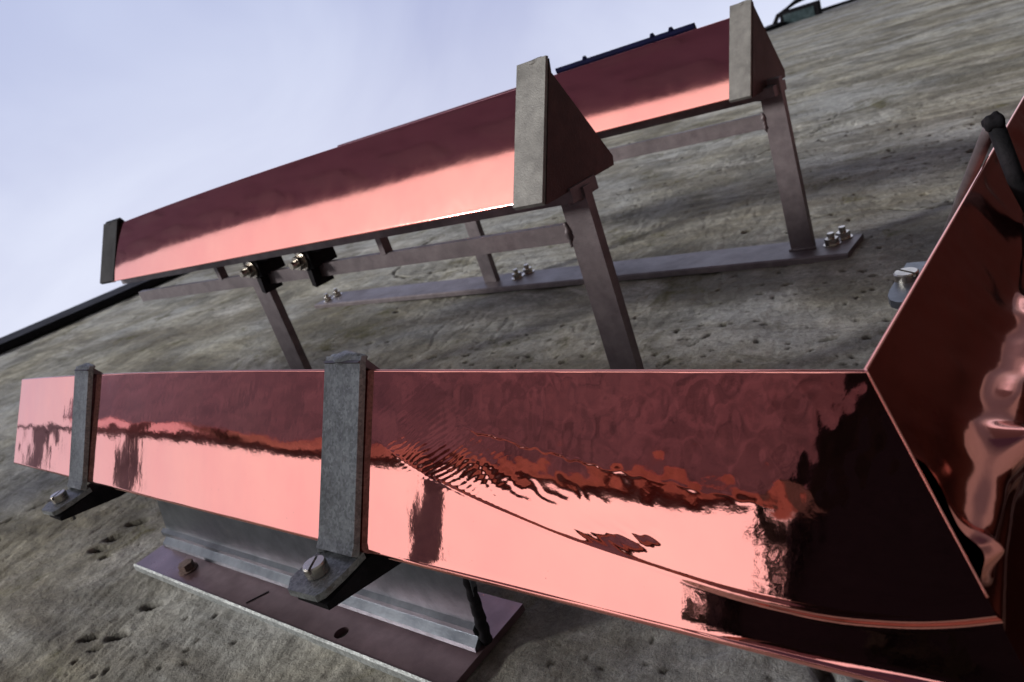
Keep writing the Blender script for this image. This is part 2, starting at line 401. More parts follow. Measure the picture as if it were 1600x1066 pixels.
# ------------------------------------------------------------------ copper prisms
S = .15
def prism(name, parent, ridge, along, s=S, lo=0., hi=1., mitre=0, nl=400, nt=110, height=None, rmap=None, material=None, r1=.0035, rr=.0016, wn=True, upow=1.):
    """folded triangular tube. ridge: (lateral0, Y0). along 'z': lateral = X, length = Z; 'x': lateral = Z, length = X.
    mitre = 1 cuts the low end along the 45 degree plane."""
    f = np.array([-.5, .8660254])
    a0 = np.array([0., 0.]); a1 = f * s; a2 = np.array([.5 * s, .8660254 * s])
    cen = (a0 + a1 + a2) / 3
    def corner(p, d_in, d_out, r):
        # fillet
        k = r * math.tan(math.pi / 3)
        p0 = p - d_in * k; p1 = p + d_out * k
        n = 7; out_ = []
        c_ = p + (cen - p) / np.linalg.norm(cen - p) * (r / math.sin(math.pi / 6))
        for i in range(n):
            u = i / (n - 1)
            v0 = p0 - c_; v1 = p1 - c_
            om = math.acos(np.clip(v0 @ v1 / (r * r), -1, 1))
            out_.append(c_ + (math.sin((1 - u) * om) * v0 + math.sin(u * om) * v1) / math.sin(om))
        return out_
    e01 = (a1 - a0) / s; e12 = (a2 - a1) / s; e20 = (a0 - a2) / s
    c0 = corner(a0, e20, e01, rr); c1 = corner(a1, e01, e12, r1); c2 = corner(a2, e12, e20, r1)
    pts = []; front = []
    st, en = c0[-1], c1[0]
    for q in c0[3:]: pts.append(q); front.append(0.)
    for i in range(1, nt): pts.append(st + (en - st) * i / nt); front.append(1.)
    for q in c1: pts.append(q); front.append(0.)
    for i in range(1, 8): pts.append(c1[-1] + (c2[0] - c1[-1]) * i / 8); front.append(0.)
    for q in c2: pts.append(q); front.append(0.)
    for i in range(1, 16): pts.append(c2[-1] + (c0[0] - c2[-1]) * i / 16); front.append(0.)
    for q in c0[:4]: pts.append(q); front.append(0.)
    pts = np.array(pts); front = np.array(front)
    u = np.linspace(0, 1, nl) ** upow
    lat = pts[:, 0][None, :]; yy = pts[:, 1][None, :]
    low = lo + (lat * mitre)
    Lg = low + (hi - low) * u[:, None]
    T = np.hypot(lat, yy) * np.ones_like(Lg)
    n_out = np.array([-.8660254, -.5])
    H = height(Lg, T) if height is not None else np.zeros_like(Lg)
    win = np.clip(T / .012, 0, 1) * np.clip((s - T) / .012, 0, 1)
    win = win * win * (3 - 2 * win) if wn else 1.0
    H = H * win * front[None, :]
    dx, dy = rmap(Lg) if rmap else (0 * Lg, 0 * Lg)
    k = 1 - T / s if True else 0
    k = np.where(front[None, :] > 0, k, np.clip(1 - np.abs(yy) / (.866 * s), 0, 1))
    la = ridge[0] + lat + n_out[0] * H + dx * k
    ya = ridge[1] + yy + n_out[1] * H + dy * k
    P = np.stack([la, ya, Lg], -1) if along == 'z' else np.stack([Lg, ya, la], -1)
    if along == 'x': P = P[:, ::-1]
    ob = grid_mesh(name, P, material or COP, parent)
    return ob, P
def cap(parent, P, which, along, material=None, d=.0015):
    """end cap plate closing a prism, slightly proud"""
    ring = P[which]; sgn = 1 if which == -1 else -1
    ax = 2 if along == 'z' else 0
    vs0 = [tuple(p) for p in ring]; vs1 = []
    for p in ring:
        q = list(p); q[ax] += sgn * d; vs1.append(tuple(q))
    n = len(vs0)
    fs = [tuple(range(n, 2 * n))] + [(i, (i + 1) % n, n + (i + 1) % n, n + i) for i in range(n)]
    return mesh_obj('end_cap', vs0 + vs1, fs, material or COP, parent)

def interp(x, xp, fp): return np.interp(x, xp, fp)
CZ = [.04, .0677, .0911, .1329, .1819, .2405, .2964, .3689, .4359, .4823, .56]
CT = [.097, .1068, .1145, .1205, .1193, .1125, .106, .0925, .0765, .058, .03]
def smoothstep(a, b, x):
    t = np.clip((x - a) / (b - a), 0, 1); return t * t * (3 - 2 * t)
def heightA(z, t):
    h = .00009 * fbm(z * 22, t * 26, 2, 5) + .00012 * fbm(z * 9, t * 11, 2, 8)
    h += (.000012 - .000004 * smoothstep(.45, .9, z)) * fbm(z * 120, t * 22, 2, 31) + .00013 * smoothstep(.5, .3, z) * fbm(z * 70, t * 55, 2, 51) * smoothstep(.085, .06, t)
    for (za, ta, zb, tb, am) in SCR:
        k = np.clip((z - za) / (zb - za), 0, 1); dd = t - (ta + (tb - ta) * k) - .0012 * vnoise(z * 150, z * 0, 71)
        h += am * np.exp(-(dd / .0009) ** 2) * (z < max(za, zb)) * (z > min(za, zb)) * (.4 + .6 * np.abs(vnoise(z * 90, z * 0, 72)))                                   # rolled orange-peel, drawn out across the sheet
    # fold running from the corner and dying out under the strap
    zz = np.linspace(.03, .6, 400); tt = np.interp(zz, CZ, CT); ker = np.ones(25) / 25; tt = np.convolve(np.pad(tt, 12, 'edge'), ker, 'valid')
    c = np.interp(z, zz, tt); d = t - c
    amp = smoothstep(.50, .34, z)
    h += -amp * FOLD * np.sqrt(np.clip(d, 0, 1) ** 2 + 1e-6) * (d > -.01)
    h += -amp * .5 * FOLD * (np.clip(-d, 0, .02)) * 0
    wid = .0014 + .0016 * smoothstep(.30, .08, z); h += amp * (.00014 + .00040 * smoothstep(.28, .10, z)) * np.exp(-(d / wid) ** 2)
    h += .035 * np.minimum(z - .215, 0) * smoothstep(0, .0035, d) * smoothstep(.052, .030, d)
    # fingerprints of small ripples beside the strap
    wv = np.exp(-((z - .41) / .055) ** 2) * smoothstep(.012, -.004, d) * smoothstep(-.075, -.02, d)
    ph = (z * .55 - t) * 2 * np.pi / .0048 + 2.2 * vnoise(z * 60, t * 60, 4)
    h += .000014 * wv * np.sin(ph)
    ph2 = (z * .5 + t * .9) * 2 * np.pi / .009 + 5 * vnoise(z * 34, t * 60, 14) + 2 * vnoise(z * 90, t * 90, 24)
    h += .000022 * np.exp(-((z - .33) / .08) ** 2) * np.exp(-((d + .02) / .014) ** 2) * smoothstep(.0, -.004, d) * np.sin(ph2)
    # dents
    for z0, t0, sz, stt, a in DENTS:
        h += a * np.exp(-((z - z0) / sz) ** 2 - ((t - t0) / stt) ** 2) * (1 + .22 * vnoise(z * 60 - t * 60, t * 300 + z * 120, 18))
    return h
FOLD = .014
SCR = [(.395, .041, .27, .060, .00009), (.27, .060, .16, .072, .00003)]
DENTS = [(.258, .0985, .022, .0075, -.0011), (.236, .094, .008, .006, -.0004)]

AX, AY = .3407, .1801
AZ = .1175
t = thing('copper_corner_frame', 'large polished copper triangular beam with mitred corner, nearest in front and filling the lower right', 'copper beam', (AX, AY, AZ))
def bowA(z): 
    k = np.clip((z - .55) / .82, 0, 1.2) ** 2
    return -.004 * k, .015 * k
o, PA = prism('upright_arm', t, (AX, AY), 'z', lo=AZ, hi=1.37, mitre=1, nl=1300, nt=230, height=heightA, rmap=bowA)
cap(t, PA, -1, 'z')
def heightD(x, tt):
    WR = smoothstep(.62, .5, x)
    h = .0016 * fbm(x * 16 + 3, tt * 18, 3, 61) + .0012 * fbm(x * 7, tt * 9 + x * 3, 2, 44)
    h *= smoothstep(AX - .08, AX + .02, x) * .9 + .1
    h += .00006 * fbm(x * 130, tt * 130, 2, 7)
    c = .107 - (x - .287) * .16
    d = tt - c
    for xa, ta, xb, tb, wdt, am in DWR:
        L2 = (xb - xa) ** 2 + (tb - ta) ** 2; k = np.clip(((x - xa) * (xb - xa) + (tt - ta) * (tb - ta)) / L2, 0, 1)
        dd = np.hypot(x - xa - k * (xb - xa), tt - ta - k * (tb - ta)) * (1 + .12 * vnoise(x * 30, tt * 40, 3)); h += am * np.exp(-(dd / wdt) ** 2) * (.9 + .25 * vnoise(x * 38 + ta * 900, tt * 60, 8))
    h += .0012 * np.exp(-(d / .0028) ** 2) * smoothstep(.9, .4, x) - .02 * np.clip(d, 0, 1) * smoothstep(.9, .4, x)
    return h
DWR = [(.316, .046, .303, .086, .0048, .0052), (.304, .086, .375, .078, .0085, .0100), (.375, .078, .54, .082, .0135, .0190)]
o, PD = prism('horizontal_arm', t, (AZ, AY), 'x', lo=AX, hi=2.6, mitre=1, nl=700, nt=170, upow=2.4, height=heightD, material=COP_DENT)
cap(t, PD, -1, 'x')
# soldered seam along the mitre
seam = [tuple(PA[0, j] + np.array([-.0004, -.0003, -.0004])) for j in range(0, 160, 3)]
bm_part('mitre_seam', tube(seam, .0006, 8), COP, t, smooth=True)

# ------------------------------------------------------------------ beam in the middle and the far one
BX, BY = .7905, .0235
t = thing('copper_beam', 'polished copper triangular beam in the middle, dark block at its far end', 'copper beam', (BX, BY + .13, .6), 'standing copper beams')
def hB(z, tt): return .0003 * fbm(z * 3, tt * 6, 1, 90) + .00003 * fbm(z * 24, tt * 24, 2, 15) + BCURVE * tt * (S - tt)
BCURVE = .42
def bowB(z):
    k = np.clip((z - 1.0) / .85, 0, 1.2) ** 2
    return -.0 * k, .013 * k
o, PB = prism('beam_body', t, (BX, BY), 'z', lo=.575, hi=1.86, nl=260, nt=50, r1=.0018, wn=False, height=hB, rmap=bowB, material=COP_SATIN)
cap(t, PB, -1, 'z'); cap(t, PB, 0, 'z')

CX, CY = 1.392, .0389
t = thing('copper_beam', 'farthest copper triangular beam, upper right, with dark navy strip along its top', 'copper beam', (CX, CY + .13, .56), 'standing copper beams')
o, PC = prism('beam_body', t, (CX, CY), 'z', lo=.56, hi=1.75, nl=200, nt=50, r1=.0018, wn=False, height=lambda z, q: .0003 * fbm(z * 3 + 9, q * 6, 1, 33) + BCURVE * q * (S - q), material=COP_SATIN)
cap(t, PC, -1, 'z'); cap(t, PC, 0, 'z')
bm_part('edge_strip', extr([(CX + .003, CY - .0095), (CX + .009, CY - .0095), (CX + .024, CY + .03), (CX + .012, CY + .012), (CX + .003, CY - .002)], .665, .985), NAVY, t, .001)
for z in (.712, .752, .91): bm_part('strip_fastener', cyl((CX + .006, CY - .009, z), (0, -1, 0), [.006, .003], .0065, 10), NAVY, t)

# ------------------------------------------------------------------ straps and brackets
F = np.array([-.5, .8660254]); G = np.array([.5, .8660254]); NF = np.array([-.8660254, -.5]); NG = np.array([.8660254, -.5])
def xy(base, a=0, b=0, c=0, d=0):
    p = np.array(base) + F * a + NF * b + G * c + NG * d
    return (float(p[0]), float(p[1]))
def slot_screw(parent, c, axis, r, h, slot_dir, name='slotted_screw', material=None):
    """cheese-head screw, a real slot across its head"""
    a = Vector(axis).normalized(); s1 = Vector(slot_dir); s1 = (s1 - a * s1.dot(a)).normalized(); s2 = a.cross(s1)
    def f(bm):
        n = 28
        for sg in (1, -1):
            g = r * .13
            base = math.asin(g / r)
            ang = [base + (math.pi - 2 * base) * k / n for k in range(n + 1)]
            prof = [(s1 * math.cos(q) * r + s2 * sg * math.sin(q) * r) for q in ang]
            prof2 = [(s1 * math.cos(q) * r * .9 + s2 * sg * max(math.sin(q) * r * .9, g)) for q in ang]
            c0 = Vector(c)
            r0 = [bm.verts.new(c0 + p + a * h * .55) for p in prof]; r1 = [bm.verts.new(c0 + p + a * h * .86) for p in prof]; r2 = [bm.verts.new(c0 + p + a * h) for p in prof2]
            for A_, B_ in ((r0, r1), (r1, r2)):
                for k in range(n): bm.faces.new((A_[k], A_[k + 1], B_[k + 1], B_[k]))
                bm.faces.new((A_[0], B_[0], B_[-1], A_[-1]))
            bm.faces.new(r2)
        tube([Vector(c), Vector(c) + a * h * .56], r, 40)(bm)
    return bm_part(name, f, material or SHINY, parent)

def strap_clamp(label, base, z0, z1, r, th=.006, wear=True, mtl=GALV, seed=1, tilt=.003):
    """flat bar folded over the ridge of a beam, ending in a lug with a slotted screw; lower triangle bar closes it underneath"""
    t = thing('strap_clamp', label, 'clamp', (base[0] - .1, base[1] + .13, (z0 + z1) / 2), 'strap clamps round the near beam')
    L1 = .150; ov = .010
    zt = tilt
    # front bar
    outer0 = xy(base, -ov * .6, th + .001); 
    poly = [xy(base, -ov, .0012), xy(base, -ov * .95, th), xy(base, -ov * .3, th + .0012), xy(base, L1 * .5, th + .001), xy(base, L1 - .010, th + .001), xy(base, L1 - .001, th + .003), xy(base, L1 + .001, .001), xy(base, 0.004, .001)]
    bm_part('front_bar', extr(poly, z0, z1), mtl, t, .0012, 2)
    # fold over the ridge and short back leg
    poly = [xy(base, 0, 0, -ov, -.001), xy(base, 0, 0, -ov * .7, th), xy(base, 0, 0, .02, th + .001), xy(base, 0, 0, .148, th + .001), xy(base, 0, 0, .148, .0015), xy(base, 0, 0, .004, .0015), xy(base, 0, -.001, 0, 0)]
    bm_part('back_bar', extr(poly, z0 + .0004, z1 - .0004), DARK if mtl is DARK else FRAME, t, .001, 2)
    bm_part('fold_weld', weld((*xy(base, -ov * .75, .0012), (z0 + z1) / 2), .0075, seed, (1, .8, (z1 - z0) / .0165)), mtl, t, smooth=True)
    # lug turned out parallel to the wall
    yb = base[1] + .1299
    cx = base[0] - .075
    lx0, lx1 = cx - .048, cx + .004
    zm = (z0 + z1) / 2
    lug = [(lx1, z0), (lx1, z1), (cx - .020, z1 + .001), (lx0 + .010, z1), (lx0, z1 - .010), (lx0 + .002, z0 + .004), (lx0 + .008, z0), (cx - .02, z0 - .001)]
    bm_part('lug', extr(lug, yb - .001, yb + .0050, lambda a, b, c: (a, c + (a - cx) * -.06, b)), mtl, t, .0012, 2)
    bm_part('lug_weld', weld((cx - .003, yb - .002, z1 - .004), .0055, seed + 3, (.9, .9, 1.1)), mtl, t, smooth=True)
    # lower bar under the beam
    low = [(cx - .043, yb + .0115), (cx - .043, yb + .0165), (cx + .03, yb + .030), (base[0] + .03, yb + .03), (base[0] + .075, yb + .012), (base[0] + .075, yb + .0035), (cx + .004, yb + .0052)]
    bm_part('lower_bar', extr(low, z0 - .002, z1 - .008), DARK, t, .001, 2)
    sx_ = cx - .026
    sc_ = slot_screw(t, (sx_, yb - .0005, zm), (0, -1, 0), .0098, .0095, (.9, 0, .55))
    bm_part('screw_shank', cyl((sx_, yb + .001, zm), (0, 1, 0), .0042, .030, 16), SHINY, sc_, smooth=False)
    bm_part('nut', hexa((sx_, yb + .0167, zm), (0, 1, 0), .0085, .006), SHINY, t, .0006)
    return t
strap_clamp('nearer grey steel strap clamp with slotted screw, wrapped over the large foreground beam', (AX, AY), .499, .547, 1, seed=2)
strap_clamp('smaller-looking dark strap clamp near the far left end of the foreground beam', (AX - .003, AY + .006), 1.070, 1.117, 1, seed=7)

# wall bracket beneath the foreground beam
t = thing('wall_bracket', 'mauve steel base plate with upright blue-grey web, bolted to the wall under the foreground beam', 'bracket', (.349, .49, .84))
def plate_fn(bm):
    # plate with the two bolt holes cut through
    x0, x1, z0, z1 = .293, .408, .507, 1.177
    holes = [(.308, .687)]
    segs = 16
    ya, yb = .4825, .4905
    # strip mesh around the hole
    hx, hz, r = .3085, .687, .0085
    sq = .013
    def quad(a, b, c, d): bm.faces.new((a, b, c, d))
    cs = {}
    def V(x, y, z):
        k = (round(x, 6), round(y, 6), round(z, 6))
        if k not in cs: cs[k] = bm.verts.new((x, y, z))
        return cs[k]
    gx = [x0, hx - sq, hx + sq, x1]; gz = [z0, hz - sq, hz + sq, z1]
    for y in (ya, yb):
        for i in range(3):
            for j in range(3):
                if i == 1 and j == 1: continue
                quad(V(gx[i], y, gz[j]), V(gx[i + 1], y, gz[j]), V(gx[i + 1], y, gz[j + 1]), V(gx[i], y, gz[j + 1]))
        cor = [(hx + sq, hz + sq), (hx - sq, hz + sq), (hx - sq, hz - sq), (hx + sq, hz - sq)]
        for q in range(4):
            a = [math.pi / 4 + q * math.pi / 2 + k * math.pi / 2 / 6 for k in range(7)]
            ring = [(hx + math.cos(p) * r, hz + math.sin(p) * r) for p in a]
            A_, B_ = cor[q], cor[(q + 1) % 4]
            bm.faces.new([V(A_[0], y, A_[1])] + [V(p[0], y, p[1]) for p in ring] + [V(B_[0], y, B_[1])])
    a = [math.pi / 4 + k * math.pi / 12 for k in range(24)]
    for k in range(24):
        p = (hx + math.cos(a[k]) * r, hz + math.sin(a[k]) * r); q = (hx + math.cos(a[(k + 1) % 24]) * r, hz + math.sin(a[(k + 1) % 24]) * r)
        quad(V(p[0], ya, p[1]), V(q[0], ya, q[1]), V(q[0], yb, q[1]), V(p[0], yb, p[1]))
    for i in range(3):
        for z in (z0, z1): quad(V(gx[i], ya, z), V(gx[i + 1], ya, z), V(gx[i + 1], yb, z), V(gx[i], yb, z))
        for x in (x0, x1): quad(V(x, ya, gz[i]), V(x, ya, gz[i + 1]), V(x, yb, gz[i + 1]), V(x, yb, gz[i]))
pl = bm_part('base_plate', plate_fn, PLATE, t, label='flat mauve steel plate with one open hole and a pale edge')
bm_part('plate_edge', extr([(.2905, .4822), (.2932, .4805), (.2938, .4905), (.2905, .491)], .507, 1.177), GALV, pl, .0004)
wx = .350
webp = [(wx, .506), (wx, .506)]
def webf(bm):
    # upright web, slanted at both ends, small foot flange
    a = [(.4, 1.135), (.482, 1.172), (.482, .512), (.4, .492), (.325, .487), (.325, 1.12)]
    extr(a, wx, wx + .006, lambda y, z, x: (x, y, z))(bm)
web = bm_part('web', webf, WEB, t, .0008)
bm_part('foot_flange', extr([(wx, .4575), (wx - .0055, .4610), (wx - .0055, .4670), (wx - .002, .4715), (wx - .011, .4780), (wx - .012, .4822), (wx, .4822)], .512, 1.172), WEB, web, .0008)
bm_part('top_flange', extr([(wx - .012, .3245), (wx + .012, .3245), (wx + .012, .3295), (wx - .012, .3295)], .49, 1.12), WEB, web, .0008)
bm_part('web_weld', tube([(wx + .003 + .0006 * math.sin(k * 1.3), .33 + k * .0034, .488 + (.022 * k / 44) + .0004 * math.sin(k * 1.7)) for k in range(45)], [.0040 + .0002 * math.sin(k * 2.3) + .00005 * k for k in range(45)], 12), DARK, web, smooth=True)
for z, x in ((1.05, .316),):
    b = bm_part('bolt', hexa((x, .4825, z), (0, -1, 0), .0105, .011), RUST, t, .001)
    bm_part('washer', cyl((x, .4824, z), (0, -1, 0), .0135, .0018, 24), RUST, b)
bm_part('scratch_mark', extr([(.300, .869), (.325, .855), (.3255, .857), (.3003, .871)], .4815, .4823, lambda a, b, c: (a, c, b)), DARK, pl)

# support frames of the standing beams
def frame(label, X, r1, r2, posts, rungs, zr, base_rail, loc, welds, beams_label):
    t = thing('support_frame', label, 'support frame', loc, 'steel frames holding the copper beams off the wall')
    hw = .006
    bm_part('upper_rail', box(X - .030, X + .030, r1[0], r1[1], posts[0][0] + .004, zr[1]), FRAME, t, .0012)
    bm_part('lower_rail', box(X - hw, X + hw, r2[0], r2[1], posts[0][1] - .004, zr[1]), FRAME, t, .0012)
    for z, z2 in posts:
        bm_part('post', extr([(z, .16), (z2, .16), (z2 + .002, .4805), (z - .001, .4805)], X - hw - .002, X + hw + .002, lambda a, b, c: (c, b, a)), FRAME, t, .0014)
    for z in rungs:
        bm_part('rung', box(X - hw * 1.4, X + hw * 1.4, r1[1] - .001, r2[0] + .001, z, z + .012), FRAME, t, .001)
    p = bm_part('base_rail', extr([(X - .052, .4935), (X - .052, .4838), (X - .049, .4808), (X + .049, .4808), (X + .052, .4838), (X + .052, .4935)], base_rail[0], base_rail[1]), FRAME, t, .001)
    rw = random.Random(int(X * 1000))
    pz0, pz1 = posts[0]
    for line in ([(r2[0] - .004, pz1 + .002), (r2[1] + .006, pz1 + .002)], [(r1[1] + .001, pz0 + .006), (r1[1] + .001, pz1 + .012)], [(.479, pz0 - .006), (.479, pz1 + .006)]):
        n_ = 14
        pp = [(X - hw - .002 + rw.uniform(-.0008, .0008), line[0][0] + (line[1][0] - line[0][0]) * k / (n_ - 1), line[0][1] + (line[1][1] - line[0][1]) * k / (n_ - 1) + rw.uniform(-.001, .001)) for k in range(n_)]
        bm_part('weld_bead', tube(pp, [(.0040 + rw.uniform(-.0012, .0014)) * (.4 + .6 * math.sin(math.pi * (k + .5) / n_)) for k in range(n_)], 10), FRAME, t, smooth=True)
    return t, p
fB, pB = frame('grey steel ladder frame on flat posts under the middle copper beam', BX, (.1545, .173), (.2045, .229), [(.562, .603), (1.352, 1.400)], [.972, 1.505], (.60, 1.92), (.45, 2.05), (BX, .48, 1.0),
               [((BX, .184, .586), .019, 3, (.58, 1.5, 1.15)), ((BX, .232, .596), .016, 5, (.62, 1.1, 1.4)), ((BX, .244, .583), .014, 6, (.7, .6, 1.7)), ((BX, .172, .604), .012, 8, (.7, .7, 1.6))], '')
fC, pC = frame('grey steel frame and long wall rail under the farthest copper beam', CX, (.170, .188), (.216, .243), [(.529, .568), (1.34, 1.378)], [1.05], (.56, 1.9), (.455, 2.10), (CX, .48, 1.0),
               [((CX, .230, .562), .014, 3, (.72, 1.3, 1.1)), ((CX, .190, .550), .016, 4, (.6, 1.2, 1.2)), ((CX - .008, .478, .548), .014, 9, (1.2, .5, 2.0)), ((CX - .008, .478, 1.36), .010, 12, (1.1, .5, 1.6))], '')
# pale dark end of the far rail and its nut clusters
def nuts(parent, spots, X0):
    for k, (x, z) in enumerate(spots):
        w_ = bm_part('washer', cyl((x, .4807, z), (0, -1, 0), .016, .002, 24), SHINY, parent)
        n_ = bm_part('nut', hexa((x, .4787, z), (0, -1, 0), .0125, .011), SHINY, parent, .001)
        bm_part('stud', cyl((x, .4677, z), (0, -1, 0), .0062, .010, 16), SHINY, n_)
nuts(fC, [(CX + .005, .497), (CX + .035, .485), (CX + .006, 1.277), (CX + .034, 1.262), (CX - .02, 2.06), (CX + .02, 2.06)], CX)
nuts(fB, [(BX - .02, .49), (BX + .02, 2.02)], BX)

# end clamps: front bar + solid triangular plate
BARM = steel('clamp_bar_steel', (.14, .135, .13), (.21, .205, .195), .6, .2, 60, .0004)
def end_clamp(label, base, z0, z1, full=True, mtl=BARM, backm=BROWN, a0=-.026, a1=.154, th=.006, grp='end clamps on the standing beams', k=1.):
    t = thing('end_clamp', label, 'clamp', (base[0], base[1] + .13, (z0 + z1) / 2), grp)
    bm_part('front_bar', extr([xy(base, a0, .001), xy(base, a0 + .001, th), xy(base, a1, th + .001), xy(base, a1 + .002, .001)], z0, z1), mtl, t, .0014, 3)
    bm_part('bar_end_weld', weld((*xy(base, a0 + .002, .001), (z0 + z1) / 2 - .004), .0065, 21, (1.0, .6, (z1 - z0) / .018)), mtl, t, smooth=True)
    if full:
        poly = [xy(base, a0 + .003, .0008), xy(base, a1 + .001, .0008), (base[0] - .072, base[1] + .1345), (base[0] + .020, base[1] + .134), (base[0] + .084, base[1] + .134), (base[0] + .087, base[1] + .122), xy(base, 0, 0, .0, .008)]
        bm_part('triangular_plate', extr(poly, z0 - .0015, z0 + .0065), backm, t, .001)
        bm_part('back_bar', extr([xy(base, 0, 0, a0 + .03, .003), xy(base, 0, 0, a0 + .03, .009), xy(base, 0, 0, .160, .009), xy(base, 0, 0, .160, .003)], z0 + .007, z1), backm, t, .001)
    else:
        bm_part('back_bar', extr([xy(base, 0, 0, -.005, .003), xy(base, 0, 0, -.005, .009), xy(base, 0, 0, .150, .009), xy(base, 0, 0, .150, .003)], z0, z1), mtl, t, .001)
        bm_part('end_plate', extr([xy(base, a0, .001), xy(base, a1, .001), (base[0] + .08, base[1] + .134), xy(base, 0, 0, 0, .003)], z1 - .004, z1), mtl, t, .001)
    return t
eB = end_clamp('grey end clamp with dark triangular plate on the near end of the middle beam', (BX, BY), .571, .617)
end_clamp('grey end clamp with dark triangular plate on the farthest beam, at the top right', (CX, CY), .553, .592, a0=-.017)
end_clamp('black end clamp closing the far left end of the middle beam', (BX + .0, BY + .011), 1.846, 1.925, full=False, mtl=DARK, a0=-.004, a1=.138)

# clamps of the middle frame: two threaded couplers between the rails
for k, (z, lab) in enumerate(((1.185, 'larger rail clamp bolt, right one of the pair under the middle beam'), (1.355, 'smaller rail clamp bolt, left one of the pair under the middle beam'))):
    t = thing('rail_clamp', lab, 'rail clamp', (BX, .19, z), 'rail clamps under the middle beam')
    bm_part('clamp_body', box(BX - .026, BX + .030, .168, .207, z - .034, z + .004), DARK, t, .003)
    bm_part('clamp_tab', box(BX - .02, BX + .034, .165, .1795, z - .066, z - .032), DARK, t, .003)
    bm_part('lower_jaw', extr([(z - .022, .203), (z - .008, .203), (z - .006, .238), (z - .016, .242)], BX - .024, BX + .018, lambda a, b, c: (c, b, a)), DARK, t, .001)
    b = bm_part('washer', cyl((BX - .026, .190, z - .010), (-1, 0, 0), .017, .003, 24), SHINY, t)
    n_ = bm_part('nut', hexa((BX - .029, .190, z - .010), (-1, 0, 0), .013, .011), SHINY, t, .001)
    bm_part('threaded_stud', cyl((BX - .040, .190, z - .010), (-1, 0, 0), .0065, .012, 16), SHINY, n_)

# rod clamp over the horizontal arm
t = thing('rod_clamp', 'bent round steel rod hooked over the copper beam at the right edge', 'rod clamp', (.72, .2, .12))
xr = .655
def dpt(side, a, off):      # side -1 inner (+Z) face, +1 outer (-Z) face; a along the face from the ridge
    return (xr, AY + .866 * a - .5 * off, AZ - side * (.5 * a + .866 * off))
apex = (xr, .145, .104)
pts = [(1.0, .348, .2215), (.774, .2185, .147), (xr + .02, .158, .1125), apex]
bm_part('inner_rod', tube(pts, .0050, 16), FRAME, t, smooth=True)
pts = [apex, dpt(1, .020, .0150), dpt(1, .055, .0075), dpt(1, .17, .0075)]
bm_part('outer_rod', tube(pts, .0058, 16), DARK, t, smooth=True)
bm_part('apex_weld', weld(apex, .0068, 4, (1.1, 1, 1.1)), DARK, t, smooth=True)

# small lug with screw behind the corner
t = thing('wall_lug', 'small rounded blue-grey lug with slotted screw behind the copper corner', 'lug', (.80, .33, .23))
lg = [(.752, .209), (.753, .217), (.759, .225), (.770, .230), (.785, .232), (.86, .232), (.86, .201), (.762, .200), (.754, .203)]
bm_part('lug_plate', extr(lg, .326, .334, lambda a, b, c: (a, c, b)), WEB, t, .0015)
slot_screw(t, (.812, .326, .221), (0, -1, 0), .0120, .009, (.6, 0, .8))
bm_part('lug_arm', box(.84, .87, .334, .492, .206, .218), WEB, t, .001)

# floodlight on the wall top, far away
t = thing('floodlight', 'small dark floodlight on a bent arm at the wall top, beside the top right clamp', 'floodlight', (12.5, .6, WTOP))
X0, Y0, Z0 = 12.6, .66, 4.34
bm_part('housing', box(X0, X0 + .14, Y0 - .14, Y0 + .13, Z0 - .30, Z0 + .28), DARK, t, .02)
bm_part('glass_front', box(X0 - .012, X0 - .002, Y0 - .09, Y0 + .09, Z0 - .24, Z0 + .22), GLASS, t, .004)
bm_part('edge_highlight', box(X0 - .03, X0 - .002, Y0 + .095, Y0 + .135, Z0 - .22, Z0 + .22), SHINY, t, .004)  # bright strip standing in for the highlight on the housing edge
bm_part('bent_arm', tube([(X0 + .05, .40, 4.05), (X0 + .05, .44, 4.36), (X0 + .05, .56, 4.66), (X0 + .05, .76, 4.80)], .035, 10), DARK, t, smooth=True)
bm_part('wall_box', box(X0 - .05, X0 + .2, .66, .79, 4.66, 4.88), DARK, t, .02)

# ------------------------------------------------------------------ what the copper mirrors: neighbouring beam, trees, building opposite
EX, EY = -.40, -.275
t = thing('painted_beam', 'mauve brown beam with copper underside left of the photographer, mirrored in the foreground beam', 'beam', (EX, EY + .2, .35))
def ebody(bm):
    poly = [(-.31, -.035), (-.42, -.035), (-.49, -.38), (-.36, -.38)]
    zl = [.420 - (-.022 - y) * .22 for x, y in poly]
    lo_v = [bm.verts.new((x, y, z)) for (x, y), z in zip(poly, zl)]; hi_v = [bm.verts.new((x, y, 3.3)) for x, y in poly]
    bm.faces.new(lo_v); bm.faces.new(hi_v[::-1])
    for a in range(4): bm.faces.new((lo_v[a], lo_v[(a + 1) % 4], hi_v[(a + 1) % 4], hi_v[a]))
bm_part('painted_face', ebody, EPAINT, t, .002)
bm_part('end_cap', lambda bm: (lambda lo_, hi_: (bm.faces.new(lo_), bm.faces.new(hi_[::-1]), [bm.faces.new((lo_[a], lo_[(a + 1) % 4], hi_[(a + 1) % 4], hi_[a])) for a in range(4)]))(
    *[[bm.verts.new((x, y, .420 - (-.022 - y) * .22 - dz)) for x, y in [(-.308, -.033), (-.422, -.033), (-.492, -.382), (-.358, -.382)]] for dz in (.012, .003)]), DARK, t)  # black plate added so the mirrored lower end stays dark
bm_part('copper_base', extr([(-.312, -.0355), (-.418, -.0355), (-.418, -.0335), (-.312, -.0335)], .45, 3.25), COP, t)
t = thing('support_frame', 'slanting steel posts under the mauve brown beam, seen only mirrored in the foreground copper', 'support frame', (EX, .48, 1.2), 'steel frames holding the copper beams off the wall')
bm_part('upper_rail', box(EX - .016, EX - .002, -.033, -.022, .5, 4.6), FRAME, t, .001)
